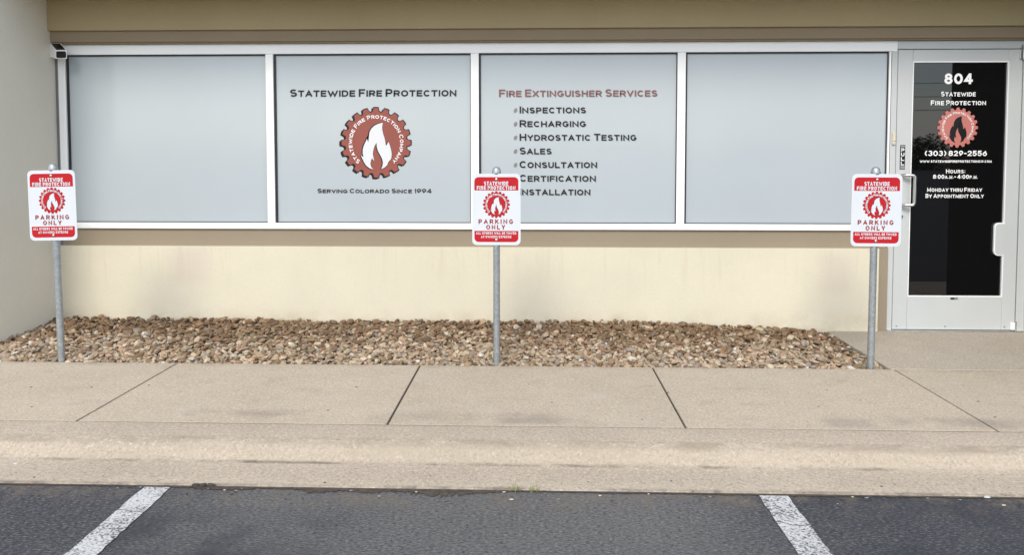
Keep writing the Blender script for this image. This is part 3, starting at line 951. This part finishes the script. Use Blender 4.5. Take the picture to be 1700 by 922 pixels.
line(door, "By Appointment Only", 2.952, 3.386, 1.017, 0.031, dy, W_, 0.84, 0.19)
L = MB()
logo(L, 3.177, 1.549, 0.150, dy, M['vinyl_pink'], None, M['gloss_black'], None, M['vinyl_white'], cap=0.12, weight=0.19)
L.build("logo", door)
# pull handle
def arc_path(pts, rad, n=6):
    out = [Vector(pts[0])]
    for i in range(1, len(pts) - 1):
        p, a, b = Vector(pts[i]), Vector(pts[i - 1]), Vector(pts[i + 1])
        u, w = (a - p).normalized(), (b - p).normalized()
        s, e = p + u * rad, p + w * rad
        for k in range(n + 1):
            t = k / n
            out.append(s * (1 - t) ** 2 + p * 2 * t * (1 - t) + e * t * t)
    out.append(Vector(pts[-1]))
    return out
mb = MB()
mb.tube(arc_path([(2.758, 0.002, 1.190), (2.770, -0.040, 1.190), (2.838, -0.055, 1.190), (2.838, -0.055, 0.965), (2.770, -0.040, 0.965), (2.758, 0.002, 0.965)], 0.024), 0.0125, M['chrome'], 12)
mb.build("handle", door)
mb = MB()
mb.lathe([(0.0, 0.0), (0.014, 0.0), (0.014, 0.01), (0.011, 0.014), (0.0, 0.014)], 0, 0, M['chrome'])
lk = mb.build("lock_cylinder", door)
lk.location = (2.764, 0.0005, 0.876); lk.rotation_euler = (R(90), 0, 0)
# PULL sticker
mb = MB()
mb.box(2.748, 2.786, -0.0012, 0.001, 1.232, 1.418, M['vinyl_black'])
mb.box(2.751, 2.783, -0.0022, -0.0013, 1.236, 1.262, M['grey'])
mb.box(2.751, 2.783, -0.0022, -0.0013, 1.400, 1.414, M['grey'])
z = 1.366
for ch in "PULL":
    text(mb, ch, 2.755, 2.780, z, 0.027, -0.0023, M['vinyl_white'], 1.0, 0.22); z -= 0.0335
mb.build("pull_sticker", door)
# rounded plate at the hinge stile, seen across the glass edge
mb = MB()
mb.slab(rrect(3.462, 3.5385, 0.580, 0.830, 0.036, (1, 0, 0, 1)), -0.004, 0.012, M['alu'])
mb.slab(rrect(3.470, 3.5385, 0.588, 0.822, 0.030, (1, 0, 0, 1)), -0.0065, -0.0038, M['door'])
mb.build("push_plate", door)
for x in (2.752, 3.117, 3.560):
    mb = MB(); mb.lathe([(0.0, 0), (0.006, 0), (0.005, 0.003), (0, 0.004)], 0, 0, M['grey'], 10)
    s = mb.build("screw", door); s.location = (x, -0.0002, 0.036); s.rotation_euler = (R(90), 0, 0)
mb = MB()
mb.box(3.152, 3.206, -0.0012, 0.001, 0.243, 0.257, M['vinyl_black'])
mb.box(3.180, 3.204, -0.0020, -0.0013, 0.2455, 0.2545, M['grey'])
mb.build("maker_tag", door)
mb = MB()
mb.box(3.600, 3.634, -0.012, 0.0, 0.014, 0.070, M['alu'], 0.003)
mb.tube([(3.637, -0.009, 0.010), (3.637, -0.009, 0.080)], 0.007, M['chrome'], 12)
mb.build("hinge", door)
mb = MB()
mb.box(3.609, 3.634, -0.014, 0.0, 2.060, 2.128, M['chrome'], 0.002)
mb.box(3.609, 3.634, -0.014, -0.0045, 2.141, 2.165, M['chrome'], 0.002)
mb.tube([(3.637, -0.012, 2.055), (3.637, -0.012, 2.165)], 0.008, M['chrome'], 12)
mb.build("hinge", door)

# ================================================================== PARKING SIGNS
def parking_sign(px, py, lean, label, lift=0.0):
    root = empty("parking_sign", (px, py, 0))
    tag(root, label, "sign", "parking signs along the gravel bed")
    b = MB(); b.tube([(0, 0, -0.3), (0, 0, 1.236)], 0.0215, M['galv'], 24); b.build("post", root)
    b = MB()
    b.lathe([(0.0222, 1.214), (0.0275, 1.216), (0.0285, 1.221), (0.0285, 1.232), (0.0265, 1.240), (0.0255, 1.247), (0.0215, 1.256), (0.014, 1.2625), (0.006, 1.2655), (0.0, 1.266)], 0, 0, M['galv'], 24)
    b.build("post_cap", root)
    plate = MB()
    w, zb, zt = 0.1525, 0.771, 1.222
    y0 = -0.026
    plate.slab(rrect(-w, w, zb, zt, 0.030), y0, y0 + 0.003, M['sign_white'])
    pl = plate.build("sign_plate", root)
    # a thin grey rim so the edge of the sheet shows
    q = 0.00062
    def X(p): return (p - 329) * q
    def Z(p): return zt - (p - 133) * q
    e = y0 - 0.0006
    p1 = MB(); p1.poly(rrect(X(106), X(552), Z(303), Z(168), 0.026, (0, 0, 1, 1)), e, M['sign_red']); p1.build("red_panel", pl)
    p2 = MB(); p2.poly(rrect(X(106), X(552), Z(829), Z(715), 0.026, (1, 1, 0, 0)), e, M['sign_red']); p2.build("red_panel", pl)
    e2 = e - 0.0008
    def sign_line(*args):
        t = MB(); text(t, *args); t.build("lettering", pl)
    sign_line("STATEWIDE", X(204), X(450), Z(252), 40 * q, e2, M['sign_white'], 1.0, 0.215, 0.34, 0.62)
    sign_line("FIRE PROTECTION", X(131), X(523), Z(297), 39 * q, e2, M['sign_white'], 1.0, 0.215, 0.34, 0.62)
    sign_line("PARKING", X(148), X(498), Z(643), 47 * q, e2, M['sign_dark_red'], 1.0, 0.22, 0.62, 0.6)
    sign_line("ONLY", X(226), X(418), Z(700), 46 * q, e2, M['sign_dark_red'], 1.0, 0.22, 0.62, 0.6)
    sign_line("ALL OTHERS WILL BE TOWED", X(121), X(531), Z(751), 25 * q, e2, M['sign_white'], 1.0, 0.215, 0.36, 0.70)
    sign_line("AT OWNERS EXPENSE", X(172), X(481), Z(788), 25 * q, e2, M['sign_white'], 1.0, 0.215, 0.36, 0.70)
    g = MB()
    logo(g, X(329), Z(447), 0.0835, e, M['sign_red'], M['sign_dark_red'], M['sign_white'], M['sign_ink'], M['sign_white'], ring=(M['sign_dark_red'], M['sign_red']), cap=0.17, weight=0.24)
    g.build("logo", pl)
    for zz in (Z(190), Z(806)):
        s = MB(); s.lathe([(0.0, 0), (0.0085, 0), (0.0085, 0.002), (0.006, 0.0045), (0, 0.005)], 0, 0, M['chrome'], 12)
        so = s.build("bolt", root); so.location = (0, e - 0.0012, zz); so.rotation_euler = (R(90), 0, 0)
    root.rotation_euler = lean
    root.location.z = lift
    return root
parking_sign(-3.080, -1.040, (0, R(-0.9), R(1.5)), "parking only sign on a post in front of the bare window by the side wall", 0.020)
parking_sign(-0.248, -1.040, (0, R(0.0), R(0.0)), "parking only sign on a post in front of the window listing services")
parking_sign(2.106, -1.035, (0, R(0.2), R(-1.0)), "parking only sign on a grey post beside the black glass door and landing")

# ================================================================== SMALL FIXTURES
cam_r = empty("wall_fixture", (-3.700, 0.0, 2.130))  # small box fixture with a sloped black top panel
tag(cam_r, "small white box fixture with black face at the top left window corner", "camera")
def wedge(mb_, x0, x1, prof, mat):
    """side profile of (y, z, sideways shift) swept across the body's width"""
    n = len(prof)
    vs = [(x0 + p[2], p[0], p[1]) for p in prof] + [(x1 + p[2], p[0], p[1]) for p in prof]
    mb_.add(vs, [tuple(range(n)), tuple(reversed(range(n, 2 * n)))] + [(i, i + n, (i + 1) % n + n, (i + 1) % n)[::-1] for i in range(n)], mat)
b = MB()
wedge(b, -0.043, 0.043, [(-0.046, 0.066, -0.004), (-0.046, 0.074, -0.004), (-0.112, 0.010, 0.082), (-0.112, -0.052, 0.082), (-0.046, -0.030, -0.004)], M['alu'])
b.build("housing", cam_r)
b = MB()
wedge(b, -0.034, 0.037, [(-0.050, 0.0685, 0.001), (-0.052, 0.0715, 0.001), (-0.1085, 0.0165, 0.075), (-0.1065, 0.0135, 0.075)], M['gloss_black'])
b.build("top_panel", cam_r)
b = MB()
b.slab([(p[0] + 0.082, p[1]) for p in rrect(-0.038, 0.038, -0.047, 0.004, 0.010)], -0.1145, -0.111, M['gloss_black'])
b.build("front_face", cam_r)
b = MB()
b.box(-0.03, 0.02, -0.047, 0.001, -0.012, 0.040, M['alu'], 0.002)
b.build("bracket", cam_r)

bell = empty("doorbell", (2.695, -0.004, 1.466))
tag(bell, "small ivory doorbell button on the white frame left of the door", "doorbell")
b = MB(); b.box(-0.013, 0.013, -0.014, 0.0, -0.046, 0.046, M['ivory'], 0.004); b.build("housing", bell)
b = MB(); b.lathe([(0, 0), (0.008, 0), (0.0075, 0.003), (0, 0.004)], 0, 0, M['sign_white'], 14)
q = b.build("button", bell); q.location = (0, -0.014, -0.012); q.rotation_euler = (R(90), 0, 0)

# weeds in the gutter seam
def weed(x, y, n, h, label):
    b = MB()
    for i in range(n):
        a = random.uniform(0, 6.28); t = random.uniform(0.2, 0.75); l = h * random.uniform(0.5, 1.1)
        bx, by = x + random.uniform(-.02, .02), y + random.uniform(-.004, .004)
        d = Vector((math.cos(a) * t, math.sin(a) * t * 0.6, 1)).normalized()
        s = Vector((-math.sin(a), math.cos(a), 0)) * 0.0016
        p0 = Vector((bx, by, G_Z)); p1 = p0 + d * l * 0.6; p2 = p0 + d * l + Vector((math.cos(a), math.sin(a), -0.2)) * l * 0.25
        b.add([p0 - s, p0 + s, p1 + s * .8, p1 - s * .8, p2], [(0, 1, 2, 3), (3, 2, 4)], M['weed'])
    return tag(b.build("weed"), label, "weed", "weeds in the gutter seam")
weed(-0.085, -2.672, 16, 0.045, "left tuft of thin grass in the dark seam under the middle sign")
weed(-0.008, -2.672, 13, 0.036, "right tuft of thin grass in the dark seam under the middle sign")

# scattered grit, leaf scraps and paper bits
b = MB()
def scrap(x, y, z, s, mat, flat=0.25):
    n = random.randint(5, 7)
    a0 = random.uniform(0, 6.28)
    top = [(x + s * random.uniform(.6, 1.2) * math.cos(a0 + 6.283 * i / n), y + s * 0.55 * random.uniform(.6, 1.2) * math.sin(a0 + 6.283 * i / n), z + s * flat) for i in range(n)]
    bot = [(p[0], p[1], z) for p in top]
    b.add(top + bot, [tuple(range(n))] + [(i, i + n, (i + 1) % n + n, (i + 1) % n) for i in range(n)], mat)
for _ in range(26): scrap(random.uniform(-3.4, 3.0), random.uniform(-2.1, -1.1), 0.0, random.uniform(0.003, 0.009), random.choice([M['joint'], M['wood'], M['joint']]))
for _ in range(60): scrap(random.uniform(-3, 3), random.uniform(-2.66, -2.45), -0.0805, random.uniform(0.002, 0.007), random.choice([M['joint'], M['wood'], M['wood'], M['stone'] if False else M['grey']]))
for _ in range(90): scrap(random.uniform(-3, 3), -2.675 - abs(random.gauss(0, 0.05)), G_Z + 0.004, random.uniform(0.003, 0.010), random.choice([M['joint'], M['wood'], M['grey'], M['joint'], M['wood'], M['grey'], M['ivory']]))
for x in (2.03, 2.10, 1.87): scrap(x, -2.672, G_Z + 0.004, 0.014, M['sign_white'])
scrap(-2.38, -2.475, -0.0795, 0.012, M['sign_white'])
for x in (-1.45, -1.42, -1.39): scrap(x, -2.668, G_Z + 0.004, 0.020, M['joint'], 0.5)
tag(b.build("litter"), "scattered grit and leaf scraps on the sidewalk and along the gutter", "litter", kind="stuff")

# ================================================================== ACROSS THE CAR PARK (seen only in the door glass)
def clump(vs, fs, c, r, n, leaf):
    for _ in range(n):
        d = Vector((random.gauss(0, 1), random.gauss(0, 1), random.gauss(0, 1))).normalized() * (random.random() ** 0.4)
        p = Vector(c) + Vector((d.x * r[0], d.y * r[1], d.z * r[2]))
        a = Vector((random.gauss(0, 1), random.gauss(0, 1), random.gauss(0, 1))).normalized()
        u = a.orthogonal().normalized() * leaf * random.uniform(.6, 1.3); w = a.cross(u).normalized() * leaf * random.uniform(.5, 1)
        k = len(vs)
        vs.extend([p - u, p + w, p + u, p - w]); fs.append((k, k + 1, k + 2, k + 3))
vs, fs = [], []
for i in range(46):
    x = -60 + i * 3.4 + random.uniform(-1, 1)
    h = 3.5 + random.uniform(-0.6, 0.6) + (0.5 if 28 < x < 40 else 0)
    clump(vs, fs, (x, -80 + random.uniform(-2, 2), h * 0.42), (2.3, 1.6, h * 0.60), 1100, 0.16)
b = MB(); b.add(vs, fs, M['leaf'])
tag(b.build("tree_line"), "dark line of leafy trees across the car park, seen in the door glass", "trees", kind="stuff")
pw = empty("power_line", (0, -40, G_Z))
tag(pw, "overhead power line on wooden poles across the car park, mirrored in the door", "power line")
for x in (-14, 46):
    b = MB(); b.tube([(x, 0, -1), (x, 0, 6.9)], [0.16, 0.11], M['wood'], 12)
    b.box(x - 0.06, x + 0.06, -0.9, 0.9, 6.15, 6.28, M['wood'])
    b.build("pole", pw)
for z0 in (6.35, 5.55, 4.75):
    b = MB()
    b.tube([(-14 + 60 * t / 24, 0, z0 - 0.55 * (1 - (2 * t / 24 - 1) ** 2)) for t in range(25)], 0.018, M['black'], 6)
    b.build("cable", pw)
